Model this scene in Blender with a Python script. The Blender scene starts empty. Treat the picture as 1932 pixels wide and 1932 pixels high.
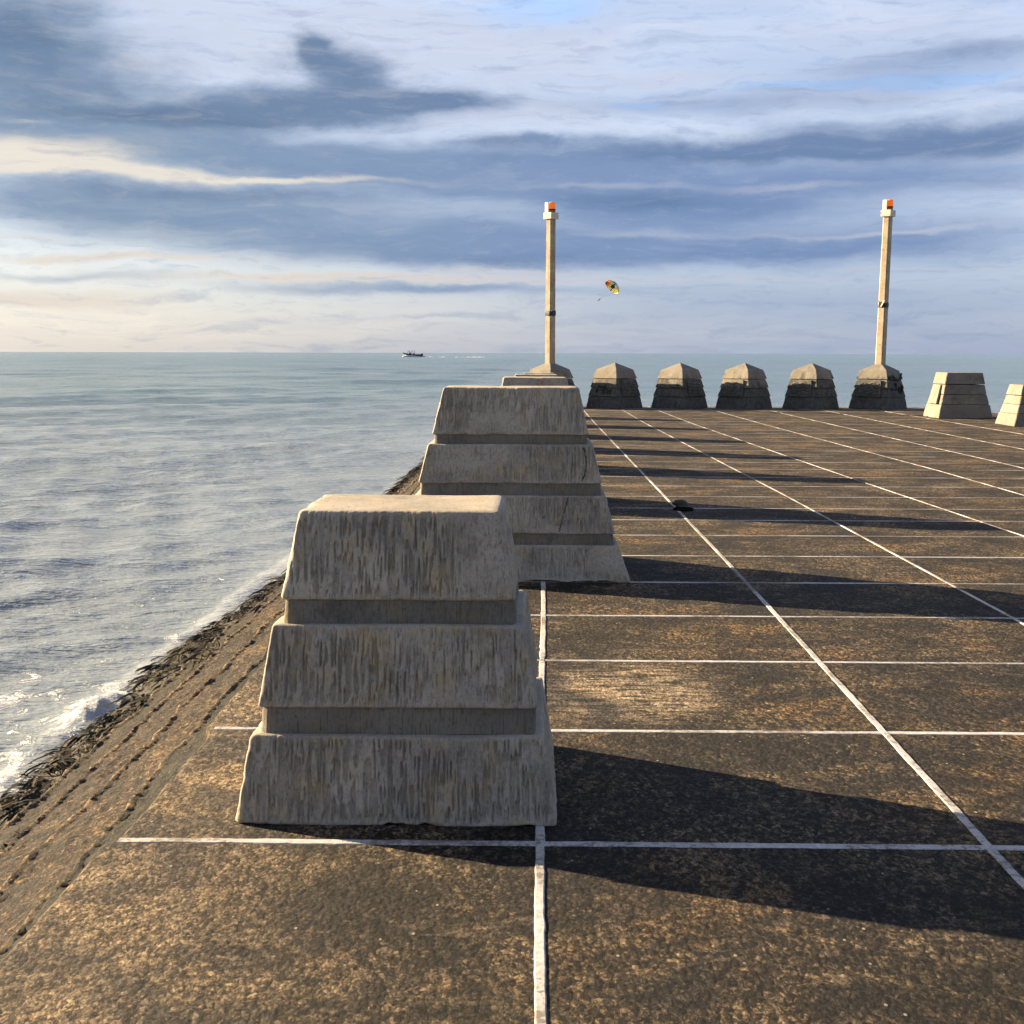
import bpy, math, random
import numpy as np
from mathutils import Vector, Matrix

SC = bpy.context.scene
COL = SC.collection
R = math.radians
rng = random.Random(7)

# ------------------------------------------------------------------ camera
PX, FPX, EYE = 1932.0, 2450.0, 1.6
YAW, PITCH, ROLL = R(1.03), math.atan(300/2450), R(0.15)
_f = Vector((-math.sin(YAW)*math.cos(PITCH), math.cos(YAW)*math.cos(PITCH), -math.sin(PITCH)))
_r0 = Vector((math.cos(YAW), math.sin(YAW), 0)); _u0 = _r0.cross(_f)
_r = _r0*math.cos(ROLL)+_u0*math.sin(ROLL); _u = -_r0*math.sin(ROLL)+_u0*math.cos(ROLL)
cam = bpy.data.cameras.new('camera'); cam_o = bpy.data.objects.new('camera', cam); COL.objects.link(cam_o)
cam.sensor_width = 36; cam.lens = 36*FPX/PX; cam.clip_start = 0.1; cam.clip_end = 60000
M = Matrix((_r, _u, -_f)).transposed().to_4x4(); M.translation = (0, 0, EYE); cam_o.matrix_world = M
SC.camera = cam_o
SC.render.resolution_x = SC.render.resolution_y = 1024

SUN_AZ, SUN_EL = R(24), R(17)        # azimuth measured from -X towards +Y
to_sun = Vector((-math.cos(SUN_EL)*math.cos(SUN_AZ), math.cos(SUN_EL)*math.sin(SUN_AZ), math.sin(SUN_EL)))
EXPO = 2.1
SKYSTR = 0.1
SEA = -0.65

# ------------------------------------------------------------------ helpers
def tag(o, label=None, cat=None, group=None, kind=None):
    if label: o['label'] = label
    if cat: o['category'] = cat
    if group: o['group'] = group
    if kind: o['kind'] = kind
    return o
def empty(name, loc, rz=0):
    o = bpy.data.objects.new(name, None); COL.objects.link(o); o.location = loc; o.rotation_euler = (0, 0, rz)
    o.empty_display_size = 0.2; return o
def mesh_obj(name, V, F, mats, parent=None, smooth=False, fm=None):
    me = bpy.data.meshes.new(name)
    if isinstance(V, np.ndarray): V = V.tolist()
    if isinstance(F, np.ndarray): F = F.tolist()
    me.from_pydata(V, [], F)
    if not isinstance(mats, (list, tuple)): mats = [mats]
    for m in mats: me.materials.append(m)
    if fm is not None: me.polygons.foreach_set('material_index', fm)
    if smooth: me.polygons.foreach_set('use_smooth', [True]*len(me.polygons))
    me.update()
    o = bpy.data.objects.new(name, me); COL.objects.link(o)
    if parent: o.parent = parent
    return o
class MB:
    def __init__(s): s.V = []; s.F = []; s.m = []
    def add(s, V, F, m=0):
        n = len(s.V); s.V += [tuple(v) for v in V]; s.F += [tuple(i+n for i in f) for f in F]; s.m += [m]*len(F)
    def box(s, x0, x1, y0, y1, z0, z1, m=0):
        s.add([(x0,y0,z0),(x1,y0,z0),(x1,y1,z0),(x0,y1,z0),(x0,y0,z1),(x1,y0,z1),(x1,y1,z1),(x0,y1,z1)],
              [(0,3,2,1),(4,5,6,7),(0,1,5,4),(1,2,6,5),(2,3,7,6),(3,0,4,7)], m)
    def tube(s, pts, rad, n=6, m=0, cap=True):
        pts = [Vector(p) for p in pts]; V = []; F = []
        if not isinstance(rad, (list, tuple)): rad = [rad]*len(pts)
        for i, p in enumerate(pts):
            d = (pts[min(i+1, len(pts)-1)]-pts[max(i-1, 0)]).normalized()
            a = d.cross(Vector((0,0,1)) if abs(d.z) < .9 else Vector((1,0,0))).normalized(); b = d.cross(a)
            for k in range(n):
                t = 2*math.pi*k/n; V.append(p+(a*math.cos(t)+b*math.sin(t))*rad[i])
        for i in range(len(pts)-1):
            for k in range(n): F.append((i*n+k, i*n+(k+1) % n, (i+1)*n+(k+1) % n, (i+1)*n+k))
        if cap: F.append(tuple(range(n))[::-1]); F.append(tuple(range((len(pts)-1)*n, len(pts)*n)))
        s.add(V, F, m)
    def lathe(s, prof, n=20, c=(0,0), m=0):
        V = []; F = []
        for (r_, z) in prof:
            for k in range(n):
                t = 2*math.pi*k/n; V.append((c[0]+r_*math.cos(t), c[1]+r_*math.sin(t), z))
        for i in range(len(prof)-1):
            for k in range(n): F.append((i*n+k, i*n+(k+1) % n, (i+1)*n+(k+1) % n, (i+1)*n+k))
        F.append(tuple(range(n))[::-1]); F.append(tuple(range((len(prof)-1)*n, len(prof)*n)))
        s.add(V, F, m)
    def build(s, name, mats, parent=None, smooth=False):
        return mesh_obj(name, s.V, s.F, mats, parent, smooth, s.m)

def _h(ix, iy, seed):
    h = (ix.astype(np.int64)*374761393 + iy.astype(np.int64)*668265263 + seed*982451653) & 0xffffffff
    h = ((h ^ (h >> 13))*1274126177) & 0xffffffff
    h = ((h ^ (h >> 16))*2246822519) & 0xffffffff
    return ((h ^ (h >> 15)) & 0xffffff)/float(0xffffff)
def vn(x, y, seed=0):
    x = np.asarray(x, float); y = np.asarray(y, float)
    ix = np.floor(x); iy = np.floor(y); fx = x-ix; fy = y-iy
    fx = fx*fx*(3-2*fx); fy = fy*fy*(3-2*fy)
    a = _h(ix, iy, seed); b = _h(ix+1, iy, seed); c = _h(ix, iy+1, seed); d = _h(ix+1, iy+1, seed)
    return (a*(1-fx)+b*fx)*(1-fy)+(c*(1-fx)+d*fx)*fy
def fbm(x, y, seed=0, o=4):
    t = 0; a = .5
    for i in range(o): t = t+a*vn(x*2**i, y*2**i, seed+i*17); a *= .5
    return t/(1-.5**o)
def sst(a, b, x):
    t = np.clip((x-a)/(b-a), 0, 1); return t*t*(3-2*t)

# ---- shader graph helper
class G:
    def __init__(s, tree): s.t = tree; s.n = tree.nodes; s.l = tree.links
    def node(s, typ, ins=None, **kw):
        n = s.n.new(typ)
        for k, v in kw.items(): setattr(n, k, v)
        if ins:
            for k, v in ins.items(): s.put(n.inputs[k], v)
        return n
    def put(s, sock, v):
        if isinstance(v, bpy.types.NodeSocket): s.l.new(v, sock)
        elif v is not None:
            if sock.type == 'RGBA' and not isinstance(v, (int, float)) and len(v) == 3: v = (*v, 1)
            sock.default_value = v
    def m(s, op, a, b=None, c=None, clamp=False):
        n = s.n.new('ShaderNodeMath'); n.operation = op; n.use_clamp = clamp
        s.put(n.inputs[0], a)
        if b is not None: s.put(n.inputs[1], b)
        if c is not None: s.put(n.inputs[2], c)
        return n.outputs[0]
    def sm(s, x, a, b, lo=0., hi=1.):
        n = s.n.new('ShaderNodeMapRange'); n.interpolation_type = 'SMOOTHSTEP'
        s.put(n.inputs[0], x); s.put(n.inputs[1], a); s.put(n.inputs[2], b); s.put(n.inputs[3], lo); s.put(n.inputs[4], hi)
        return n.outputs[0]
    def lin(s, x, a, b, lo=0., hi=1.):
        n = s.n.new('ShaderNodeMapRange'); n.clamp = True
        s.put(n.inputs[0], x); s.put(n.inputs[1], a); s.put(n.inputs[2], b); s.put(n.inputs[3], lo); s.put(n.inputs[4], hi)
        return n.outputs[0]
    def mix(s, f, a, b, bt='MIX'):
        n = s.n.new('ShaderNodeMix'); n.data_type = 'RGBA'; n.blend_type = bt
        s.put(n.inputs[0], f); s.put(n.inputs[6], a); s.put(n.inputs[7], b); return n.outputs[2]
    def noise(s, vec, scale, detail=4, rough=.55, dist=0., typ=None, out=0):
        n = s.n.new('ShaderNodeTexNoise'); s.put(n.inputs['Vector'], vec)
        n.inputs['Scale'].default_value = scale; n.inputs['Detail'].default_value = detail
        n.inputs['Roughness'].default_value = rough; n.inputs['Distortion'].default_value = dist
        return n.outputs[out]
    def vor(s, vec, scale, feature='F1', out=0, rnd=1.):
        n = s.n.new('ShaderNodeTexVoronoi'); n.feature = feature; s.put(n.inputs['Vector'], vec); n.inputs['Scale'].default_value = scale
        n.inputs['Randomness'].default_value = rnd
        return n.outputs[out]
    def map(s, vec, scale=(1,1,1), loc=(0,0,0), rot=(0,0,0)):
        n = s.n.new('ShaderNodeMapping'); s.put(n.inputs[0], vec)
        n.inputs['Location'].default_value = loc; n.inputs['Rotation'].default_value = rot; n.inputs['Scale'].default_value = scale
        return n.outputs[0]
    def ramp(s, x, stops):
        n = s.n.new('ShaderNodeValToRGB'); s.put(n.inputs[0], x); e = n.color_ramp.elements
        while len(e) < len(stops): e.new(.5)
        for el, (p, c) in zip(e, stops): el.position = p; el.color = (*c, 1) if len(c) == 3 else c
        return n.outputs[0]
    def bump(s, h, strength=1., dist=.01, normal=None):
        n = s.n.new('ShaderNodeBump'); s.put(n.inputs['Height'], h); n.inputs['Strength'].default_value = strength
        n.inputs['Distance'].default_value = dist
        if normal is not None: s.put(n.inputs['Normal'], normal)
        return n.outputs[0]
def material(name):
    m = bpy.data.materials.new(name); m.use_nodes = True; g = G(m.node_tree)
    b = g.n['Principled BSDF']; return m, g, b
def simple(name, col, rough=.6, metal=0., var=.15, scale=6., bumpd=0.002):
    m, g, b = material(name)
    tc = g.node('ShaderNodeTexCoord').outputs['Object']
    n = g.noise(tc, scale, 4)
    g.put(b.inputs['Base Color'], g.mix(n, tuple(c*(1-var) for c in col), tuple(min(1, c*(1+var)) for c in col)))
    b.inputs['Roughness'].default_value = rough; b.inputs['Metallic'].default_value = metal
    if bumpd: g.put(b.inputs['Normal'], g.bump(g.noise(tc, scale*5, 3), .6, bumpd))
    return m

# ------------------------------------------------------------------ materials
def mat_concrete(name, grooves=True, base=(.40,.36,.295), damp_shade=0., warm=0.):
    m, g, b = material(name)
    tc = g.node('ShaderNodeTexCoord').outputs['Object']
    info = g.node('ShaderNodeObjectInfo').outputs['Random']
    off = g.node('ShaderNodeCombineXYZ', {0: g.m('MULTIPLY', info, 37.), 1: g.m('MULTIPLY', info, 11.), 2: g.m('MULTIPLY', info, 23.)}).outputs[0]
    v = g.node('ShaderNodeVectorMath', {0: tc, 1: off}, operation='ADD').outputs[0]
    big = g.noise(v, 2.3, 5, .6)
    mid = g.noise(v, 9, 5, .65)
    fine = g.noise(v, 70, 4, .7)
    grain = g.noise(v, 320, 2, .6)
    c = g.mix(g.sm(big, .35, .65), tuple(x*.80 for x in base), tuple(x*1.12 for x in base))
    c = g.mix(g.m('MULTIPLY', g.sm(mid, .5, .66), .7), c, (base[0]*1.12, base[1]*1.0, base[2]*.72))
    c = g.mix(g.m('MULTIPLY', g.sm(g.noise(g.map(v, (1, 1, 1), (3, 8, 1)), 4., 5, .65), .54, .66), .5), c, tuple(x*1.35 for x in base))     # yellowish lichen
    c = g.mix(g.m('MULTIPLY', g.sm(g.noise(v, 5.5, 5, .68), .56, .68), .55), c, (base[0]*.42, base[1]*.46, base[2]*.44))  # grey dirt
    vs = g.map(v, (185, 185, 7.))
    streak = g.noise(vs, 1., 3, .6)
    c = g.mix(g.m('MULTIPLY', g.sm(streak, .565, .60), .48), c, tuple(x*.25 for x in base))
    c = g.mix(g.m('MULTIPLY', g.sm(g.noise(g.map(v, (120, 120, 6.), (5, 1, 3)), 1., 3, .6), .56, .64), .28), c, (base[0]*1.35, base[1]*1.33, base[2]*1.28))
    c = g.mix(g.m('MULTIPLY', g.m('SUBTRACT', fine, .5), .9, clamp=False), c, tuple(min(1, x*1.8) for x in base))
    c = g.mix(g.sm(fine, .30, .42, .6, 0), c, tuple(x*.3 for x in base))
    if damp_shade:
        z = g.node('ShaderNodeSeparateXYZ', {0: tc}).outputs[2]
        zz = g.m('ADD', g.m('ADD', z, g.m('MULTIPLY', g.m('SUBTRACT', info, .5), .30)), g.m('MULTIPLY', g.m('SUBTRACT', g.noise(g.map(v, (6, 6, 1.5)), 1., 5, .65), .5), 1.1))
        c = g.mix(g.sm(zz, .70, .95, damp_shade, 0), c, g.mix(g.sm(mid, .38, .62), (.022, .025, .024), (.085, .088, .080)))  # lower courses darkened: damp stain plus the neighbour block's shadow painted in
    if warm:
        c = g.mix(g.m('MULTIPLY', g.sm(g.noise(g.map(v, (7, 7, 1.2), (2, 4, 7)), 1., 4), .55, .72), warm), c, (.28, .13, .045))
    g.put(b.inputs['Base Color'], c); b.inputs['Roughness'].default_value = .93
    b.inputs['Specular IOR Level'].default_value = .25
    h = g.m('ADD', g.m('MULTIPLY', fine, .7), g.m('MULTIPLY', grain, .35))
    if grooves:
        patch = g.sm(g.noise(v, 4.5, 3), .40, .58)
        gr = g.sm(g.noise(g.map(v, (75, 75, 6.0)), 1., 2, .5), .50, .64)
        h = g.m('SUBTRACT', h, g.m('MULTIPLY', g.m('MULTIPLY', gr, patch), 2.2))
    g.put(b.inputs['Normal'], g.bump(h, .9, .005))
    return m
def mat_lime():
    return simple('lime_stain', (.55, .52, .48), .95)

def mat_deck():
    m, g, b = material('deck_aggregate')
    pos = g.node('ShaderNodeNewGeometry').outputs['Position']
    sx = g.node('ShaderNodeSeparateXYZ', {0: pos})
    x, y = sx.outputs[0], sx.outputs[1]
    big = g.noise(pos, .75, 5, .6)
    med = g.noise(pos, 3.2, 5, .65)
    fib = g.noise(g.map(pos, (1.1, .8, 1), rot=(0, 0, R(18))), 34, 6, .76, 1.2)
    peb = g.vor(g.map(pos, (1.1, .7, 1)), 52)
    pebc = g.node('ShaderNodeTexVoronoi', {'Vector': g.map(pos, (1.1, .7, 1)), 'Scale': 52.}).outputs['Color']
    ps = g.node('ShaderNodeSeparateColor', {0: pebc}); pr, pg = ps.outputs[0], ps.outputs[1]
    fibc = g.m('ADD', fib, g.m('MULTIPLY', g.m('SUBTRACT', pg, .5), .20))
    c = g.ramp(fibc, [(.38, (.008, .006, .004)), (.46, (.029, .022, .014)), (.54, (.074, .056, .036)), (.64, (.20, .155, .102))])
    c = g.mix(g.m('MULTIPLY', g.sm(big, .48, .58), .42), c, g.mix(g.sm(fibc, .38, .62), (.020, .012, .004), (.27, .165, .065)))       # ochre
    c = g.mix(g.m('MULTIPLY', g.sm(g.noise(pos, 1.1, 4, .6, .5), .49, .56), .78), c, g.mix(g.sm(fibc, .40, .68), (.004, .004, .003), (.070, .056, .034)))  # dark algae
    c = g.mix(g.m('MULTIPLY', g.sm(med, .54, .66), .5), c, g.mix(g.sm(fibc, .36, .6), (.030, .022, .014), (.26, .20, .125)))        # pale worn spots
    # paler worn strip along the seaward edge
    edge = g.sm(g.m('ADD', x, g.m('MULTIPLY', g.m('SUBTRACT', med, .5), 1.2)), -.25, -1.25)
    c = g.mix(g.m('MULTIPLY', edge, .75), c, g.mix(g.sm(fibc, .36, .60), (.06, .046, .030), (.30, .235, .16)))
    # pale lime spill right of the first block
    ddx = g.m('DIVIDE', g.m('SUBTRACT', x, .42), .45); ddy = g.m('DIVIDE', g.m('SUBTRACT', y, 6.05), .55)
    rr = g.m('ADD', g.m('MULTIPLY', ddx, ddx), g.m('MULTIPLY', ddy, ddy))
    msk = g.sm(rr, 2.0, .2)
    sp = g.m('MULTIPLY', g.m('MULTIPLY', msk, g.sm(g.m('ADD', g.noise(g.map(pos, (.55, 2.4, 1), rot=(0, 0, R(6))), 8, 6, .75, .6), g.m('MULTIPLY', msk, .10)), .53, .64)), .8)
    c = g.mix(sp, c, (.33, .27, .20))
    c = g.mix(g.m('MULTIPLY', g.sm(g.m('ADD', y, g.m('MULTIPLY', med, 1.2)), 36.9, 37.4), .7), c, (.24, .195, .15))
    pt = g.sm(g.noise(g.map(pos, (1, 1.2, 1), (7, 2, 0)), 1.5, 6, .68, .6), .41, .60)
    tone = g.node('ShaderNodeCombineXYZ', {0: g.lin(pt, 0, 1, .38, 1.5), 1: g.lin(pt, 0, 1, .40, 1.42), 2: g.lin(pt, 0, 1, .46, 1.25)}).outputs[0]
    c = g.mix(1., c, tone, 'MULTIPLY')
    pale = g.m('MULTIPLY', g.sm(g.noise(g.map(pos, (1, 1.7, 1), (1, 9, 0), (0, 0, R(20))), 2.6, 6, .72, .8),   .57, .66), .5)
    c = g.mix(pale, c, (.17, .130, .088))
    gm = g.map(pos, (1.1, .62, 1), rot=(0, 0, R(15)))
    g1 = g.node('ShaderNodeSeparateColor', {0: g.node('ShaderNodeTexVoronoi', {'Vector': gm, 'Scale': 150.}).outputs['Color']}).outputs[0]
    g2 = g.node('ShaderNodeSeparateColor', {0: g.node('ShaderNodeTexVoronoi', {'Vector': gm, 'Scale': 55.}).outputs['Color']}).outputs[1]
    gg = g.m('ADD', g.m('MULTIPLY', g.m('POWER', g1, 1.8), 1.6), g.m('MULTIPLY', g.m('POWER', g2, 2.2), .9))
    gl = g.m('ADD', g.m('MULTIPLY', gg, .85), .22)
    c = g.mix(1., c, g.node('ShaderNodeCombineXYZ', {0: gl, 1: gl, 2: gl}).outputs[0], 'MULTIPLY')
    # scattered pale pebbles
    st = g.m('MULTIPLY', g.sm(pr, .986, .990), g.sm(peb, .30, .22))
    c = g.mix(st, c, (.42, .37, .29))
    g.put(b.inputs['Base Color'], c)
    b.inputs['Roughness'].default_value = .85; b.inputs['Specular IOR Level'].default_value = .3
    h = g.m('ADD', g.m('MULTIPLY', fib, 1.0), g.m('MULTIPLY', g.m('SUBTRACT', 1., peb), .55))
    h = g.m('ADD', h, g.m('MULTIPLY', g.noise(pos, 240, 3, .7), .4))
    n1 = g.bump(h, 1., .034)
    g.put(b.inputs['Normal'], g.bump(g.noise(pos, 5, 4, .6), .5, .03, n1))
    return m
def mat_joint():
    m, g, b = material('white_joint')
    pos = g.node('ShaderNodeNewGeometry').outputs['Position']
    n = g.noise(pos, 34, 6, .78); big = g.noise(pos, 1.6, 4, .6)
    c = g.mix(g.sm(n, .35, .7), (.38, .37, .355), (.70, .68, .65))
    y = g.node('ShaderNodeSeparateXYZ', {0: pos}).outputs[1]
    thr = g.lin(y, 3, 24, .51, .45)
    worn = g.sm(g.m('ADD', g.m('MULTIPLY', n, .5), g.m('MULTIPLY', big, .5)), thr, g.m('ADD', thr, .05))
    c = g.mix(g.m('MULTIPLY', worn, .85), c, (.14, .115, .085))
    g.put(b.inputs['Base Color'], c); b.inputs['Roughness'].default_value = .8
    g.put(b.inputs['Normal'], g.bump(n, .6, .004)); return m
def mat_slope():
    m, g, b = material('revetment_rock')
    pos = g.node('ShaderNodeNewGeometry').outputs['Position']
    s = g.node('ShaderNodeSeparateXYZ', {0: pos}); z = s.outputs[2]
    f = g.noise(g.map(pos, (1.6, 1, 1.6), rot=(0, 0, R(-35))), 24, 6, .74, 1.0); big = g.noise(pos, 2.4, 5, .65)
    c = g.ramp(f, [(.40, (.004, .003, .001)), (.47, (.018, .010, .004)), (.54, (.052, .029, .011)), (.64, (.18, .105, .042))])
    c = g.mix(g.m('MULTIPLY', g.sm(big, .5, .68), .5), c, (.16, .105, .052))
    c = g.mix(g.m('MULTIPLY', g.sm(big, .46, .32), .5), c, (.05, .043, .032))
    cs = g.node('ShaderNodeAttribute', attribute_name='course').outputs['Fac']
    tn = g.lin(cs, 0, 1, .85, 2.0)
    c = g.mix(1., c, g.node('ShaderNodeCombineXYZ', {0: tn, 1: tn, 2: g.m('MULTIPLY', tn, .80)}).outputs[0], 'MULTIPLY')
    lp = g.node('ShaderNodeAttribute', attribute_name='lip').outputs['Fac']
    c = g.mix(g.m('MULTIPLY', lp, .85), c, g.mix(f, (.16, .10, .045), (.46, .31, .15)))  # worn ledge lips, made paler to paint in their sunlit rims
    c = g.mix(g.m('MULTIPLY', g.sm(g.noise(g.map(pos, (2., .7, 1)), 3.3, 5, .65), .53, .62), .75), c, g.mix(f, (.004, .004, .002), (.045, .038, .014)))
    x = s.outputs[0]
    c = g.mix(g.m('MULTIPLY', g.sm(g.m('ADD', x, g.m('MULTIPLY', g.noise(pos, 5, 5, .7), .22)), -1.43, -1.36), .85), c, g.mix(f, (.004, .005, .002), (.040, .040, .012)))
    gs = g.node('ShaderNodeSeparateColor', {0: g.node('ShaderNodeTexVoronoi', {'Vector': g.map(pos, (1.6, 1, 1.6), rot=(0, 0, R(-35))), 'Scale': 60.}).outputs['Color']}).outputs[0]
    gl = g.m('ADD', g.m('MULTIPLY', g.m('POWER', gs, 2.), 1.55), .20)
    c = g.mix(1., c, g.node('ShaderNodeCombineXYZ', {0: gl, 1: gl, 2: gl}).outputs[0], 'MULTIPLY')
    zz = g.m('ADD', z, g.m('MULTIPLY', g.m('SUBTRACT', big, .5), .25))
    c = g.mix(g.sm(zz, -.32, -.52, 0, .8), c, g.mix(f, (.010, .009, .004), (.085, .065, .026)))
    g.put(b.inputs['Base Color'], c)
    g.put(b.inputs['Roughness'], g.sm(zz, -.45, -.62, .85, .35))
    h = g.m('ADD', f, g.m('MULTIPLY', g.noise(pos, 120, 3, .7), .4))
    g.put(b.inputs['Normal'], g.bump(h, 1., .032)); return m
def mat_weed():
    m, g, b = material('seaweed')
    info = g.node('ShaderNodeNewGeometry')
    pos = info.outputs['Position']
    n = g.noise(pos, 8, 3); r_ = info.outputs['Random Per Island']
    c = g.ramp(r_, [(.0, (.004, .004, .002)), (.5, (.014, .012, .005)), (.85, (.038, .028, .009)), (1., (.10, .066, .020))])
    c = g.mix(g.m('MULTIPLY', g.sm(n, .5, .7), .6), c, (.02, .022, .010))
    g.put(b.inputs['Base Color'], c); b.inputs['Roughness'].default_value = .7; b.inputs['Specular IOR Level'].default_value = .25
    return m
def mat_water():
    m, g, b = material('sea_water')
    pos = g.node('ShaderNodeNewGeometry').outputs['Position']
    s = g.node('ShaderNodeSeparateXYZ', {0: pos}); x, y, z = s.outputs
    flat = g.node('ShaderNodeCombineXYZ', {0: x, 1: y, 2: 0.}).outputs[0]
    dist = g.node('ShaderNodeVectorMath', {0: flat}, operation='LENGTH').outputs['Value']
    big = g.noise(g.map(flat, (.02, .05, 1)), 1., 4, .6)
    near = (.30, .345, .36); far = (.125, .205, .212)
    body = g.mix(g.sm(dist, 6, 90), near, far)
    body = g.mix(g.sm(big, .35, .65), g.mix(.22, body, (0, 0, 0)), body)
    # foam: wash along the revetment, broken blotches further out
    xs = g.lin(y, 9.4, 20., -2.58, -2.20)
    sd = g.m('SUBTRACT', xs, x)
    sdn = g.m('ADD', sd, g.m('MULTIPLY', g.m('SUBTRACT', g.noise(flat, 2.2, 4, .6), .5), .35))
    film = g.m('MULTIPLY', g.m('MULTIPLY', g.sm(sdn, .34, .26), g.sm(sdn, -.5, -.4)), g.m('MULTIPLY', g.sm(y, 5.0, 8.0), g.sm(y, 26., 18.)))
    film = g.m('MULTIPLY', film, .27)
    fn = g.noise(g.map(flat, (1., .62, 1), rot=(0, 0, R(-15))), 5.0, 6, .68, .9)
    fb = g.noise(flat, .9, 3, .6)
    thr = g.m('ADD', g.lin(sd, 0., 3.6, .49, .60), g.lin(y, 6., 13., 0., .13))
    thr = g.m('ADD', thr, g.m('MULTIPLY', g.m('SUBTRACT', .5, fb), .22))
    blot = g.m('MULTIPLY', g.sm(fn, thr, g.m('ADD', thr, .07)), g.sm(sd, -.4, -.2))
    # splash of the breaking wave
    dx = g.m('DIVIDE', g.m('SUBTRACT', x, -2.72), .20); dy = g.m('DIVIDE', g.m('SUBTRACT', y, 7.95), .50)
    rr = g.m('ADD', g.m('MULTIPLY', dx, dx), g.m('MULTIPLY', dy, dy))
    spl = g.m('MULTIPLY', g.sm(g.m('ADD', rr, g.m('MULTIPLY', fn, 2.6)), 2.1, 1.1), g.sm(g.noise(flat, 19, 5, .75), .44, .60))
    caps = g.m('MULTIPLY', g.sm(g.noise(g.map(flat, (.16, .5, 1)), 1., 5, .7), .735, .77), g.sm(dist, 30, 90))
    foam = g.m('MAXIMUM', g.m('MAXIMUM', film, g.m('MULTIPLY', blot, .8)), g.m('MAXIMUM', g.m('MULTIPLY', spl, .9), g.m('MULTIPLY', caps, .7)))
    col = g.mix(foam, body, (.60, .62, .63))
    g.put(b.inputs['Base Color'], col)
    g.put(b.inputs['Roughness'], g.m('ADD', g.m('MULTIPLY', foam, .6), g.lin(dist, 5, 300, .07, .16)))
    b.inputs['IOR'].default_value = 1.333
    # ripples, three scales, fading with distance only through their own size
    r1 = g.noise(g.map(flat, (1., 2.4, 1), rot=(0, 0, R(8))), 7., 3, .6, .3)
    r2 = g.noise(g.map(flat, (1., 2.4, 1), rot=(0, 0, R(-6))), 1.9, 4, .6, .3)
    r3 = g.noise(g.map(flat, (.6, 1.4, 1), rot=(0, 0, R(6))), .55, 5, .62, .2)
    h = g.m('ADD', g.m('MULTIPLY', r1, .026), g.m('MULTIPLY', r2, .075))
    h = g.m('ADD', h, g.m('MULTIPLY', r3, g.lin(dist, 15, 90, .10, .42)))
    h = g.m('ADD', h, g.m('MULTIPLY', foam, .02))
    g.put(b.inputs['Normal'], g.bump(h, .85, 1.0))
    return m
def mat_foam():
    m, g, b = material('white_foam')
    tc = g.node('ShaderNodeTexCoord').outputs['Object']
    g.put(b.inputs['Base Color'], g.mix(g.noise(tc, 1.5, 5), (.55, .60, .62), (.88, .89, .88))); b.inputs['Roughness'].default_value = .9
    return m

M_BLOCK = mat_concrete('combed_concrete', grooves=False)
M_BLOCK2 = mat_concrete('combed_concrete_bump', grooves=True)
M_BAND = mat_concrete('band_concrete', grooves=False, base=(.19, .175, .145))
M_FAR = mat_concrete('weathered_concrete', grooves=False, base=(.235, .215, .18), damp_shade=.72)
M_FARB = mat_concrete('bleached_concrete', grooves=False, base=(.225, .205, .17), damp_shade=0, warm=.25)
M_POLE = mat_concrete('post_concrete', grooves=False, base=(.44, .37, .27), warm=.6)
M_DECK = mat_deck(); M_JOINT = mat_joint(); M_SLOPE = mat_slope(); M_WEED = mat_weed(); M_WATER = mat_water(); M_FOAM = mat_foam()
M_BLACK = simple('black_tape', (.012, .012, .013), .5)
M_PAINT = simple('black_spray_paint', (.010, .010, .012), .6)
M_WHITE = simple('white_plastic', (.72, .70, .64), .5)
M_COLLAR = simple('collar_paint', (.62, .57, .46), .8)
M_TAPEW = simple('white_strap', (.75, .73, .66), .7)
m, g, b = material('amber_lens')
tc = g.node('ShaderNodeTexCoord').outputs['Object']
g.put(b.inputs['Base Color'], g.mix(g.noise(tc, 9, 2), (.85, .16, .01), (.95, .26, .02)))
b.inputs['Roughness'].default_value = .25; b.inputs['Emission Color'].default_value = (1., .16, .01, 1); b.inputs['Emission Strength'].default_value = .10
M_AMBER = m
M_AMBERD = simple('amber_base', (.30, .11, .02), .5)

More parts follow.
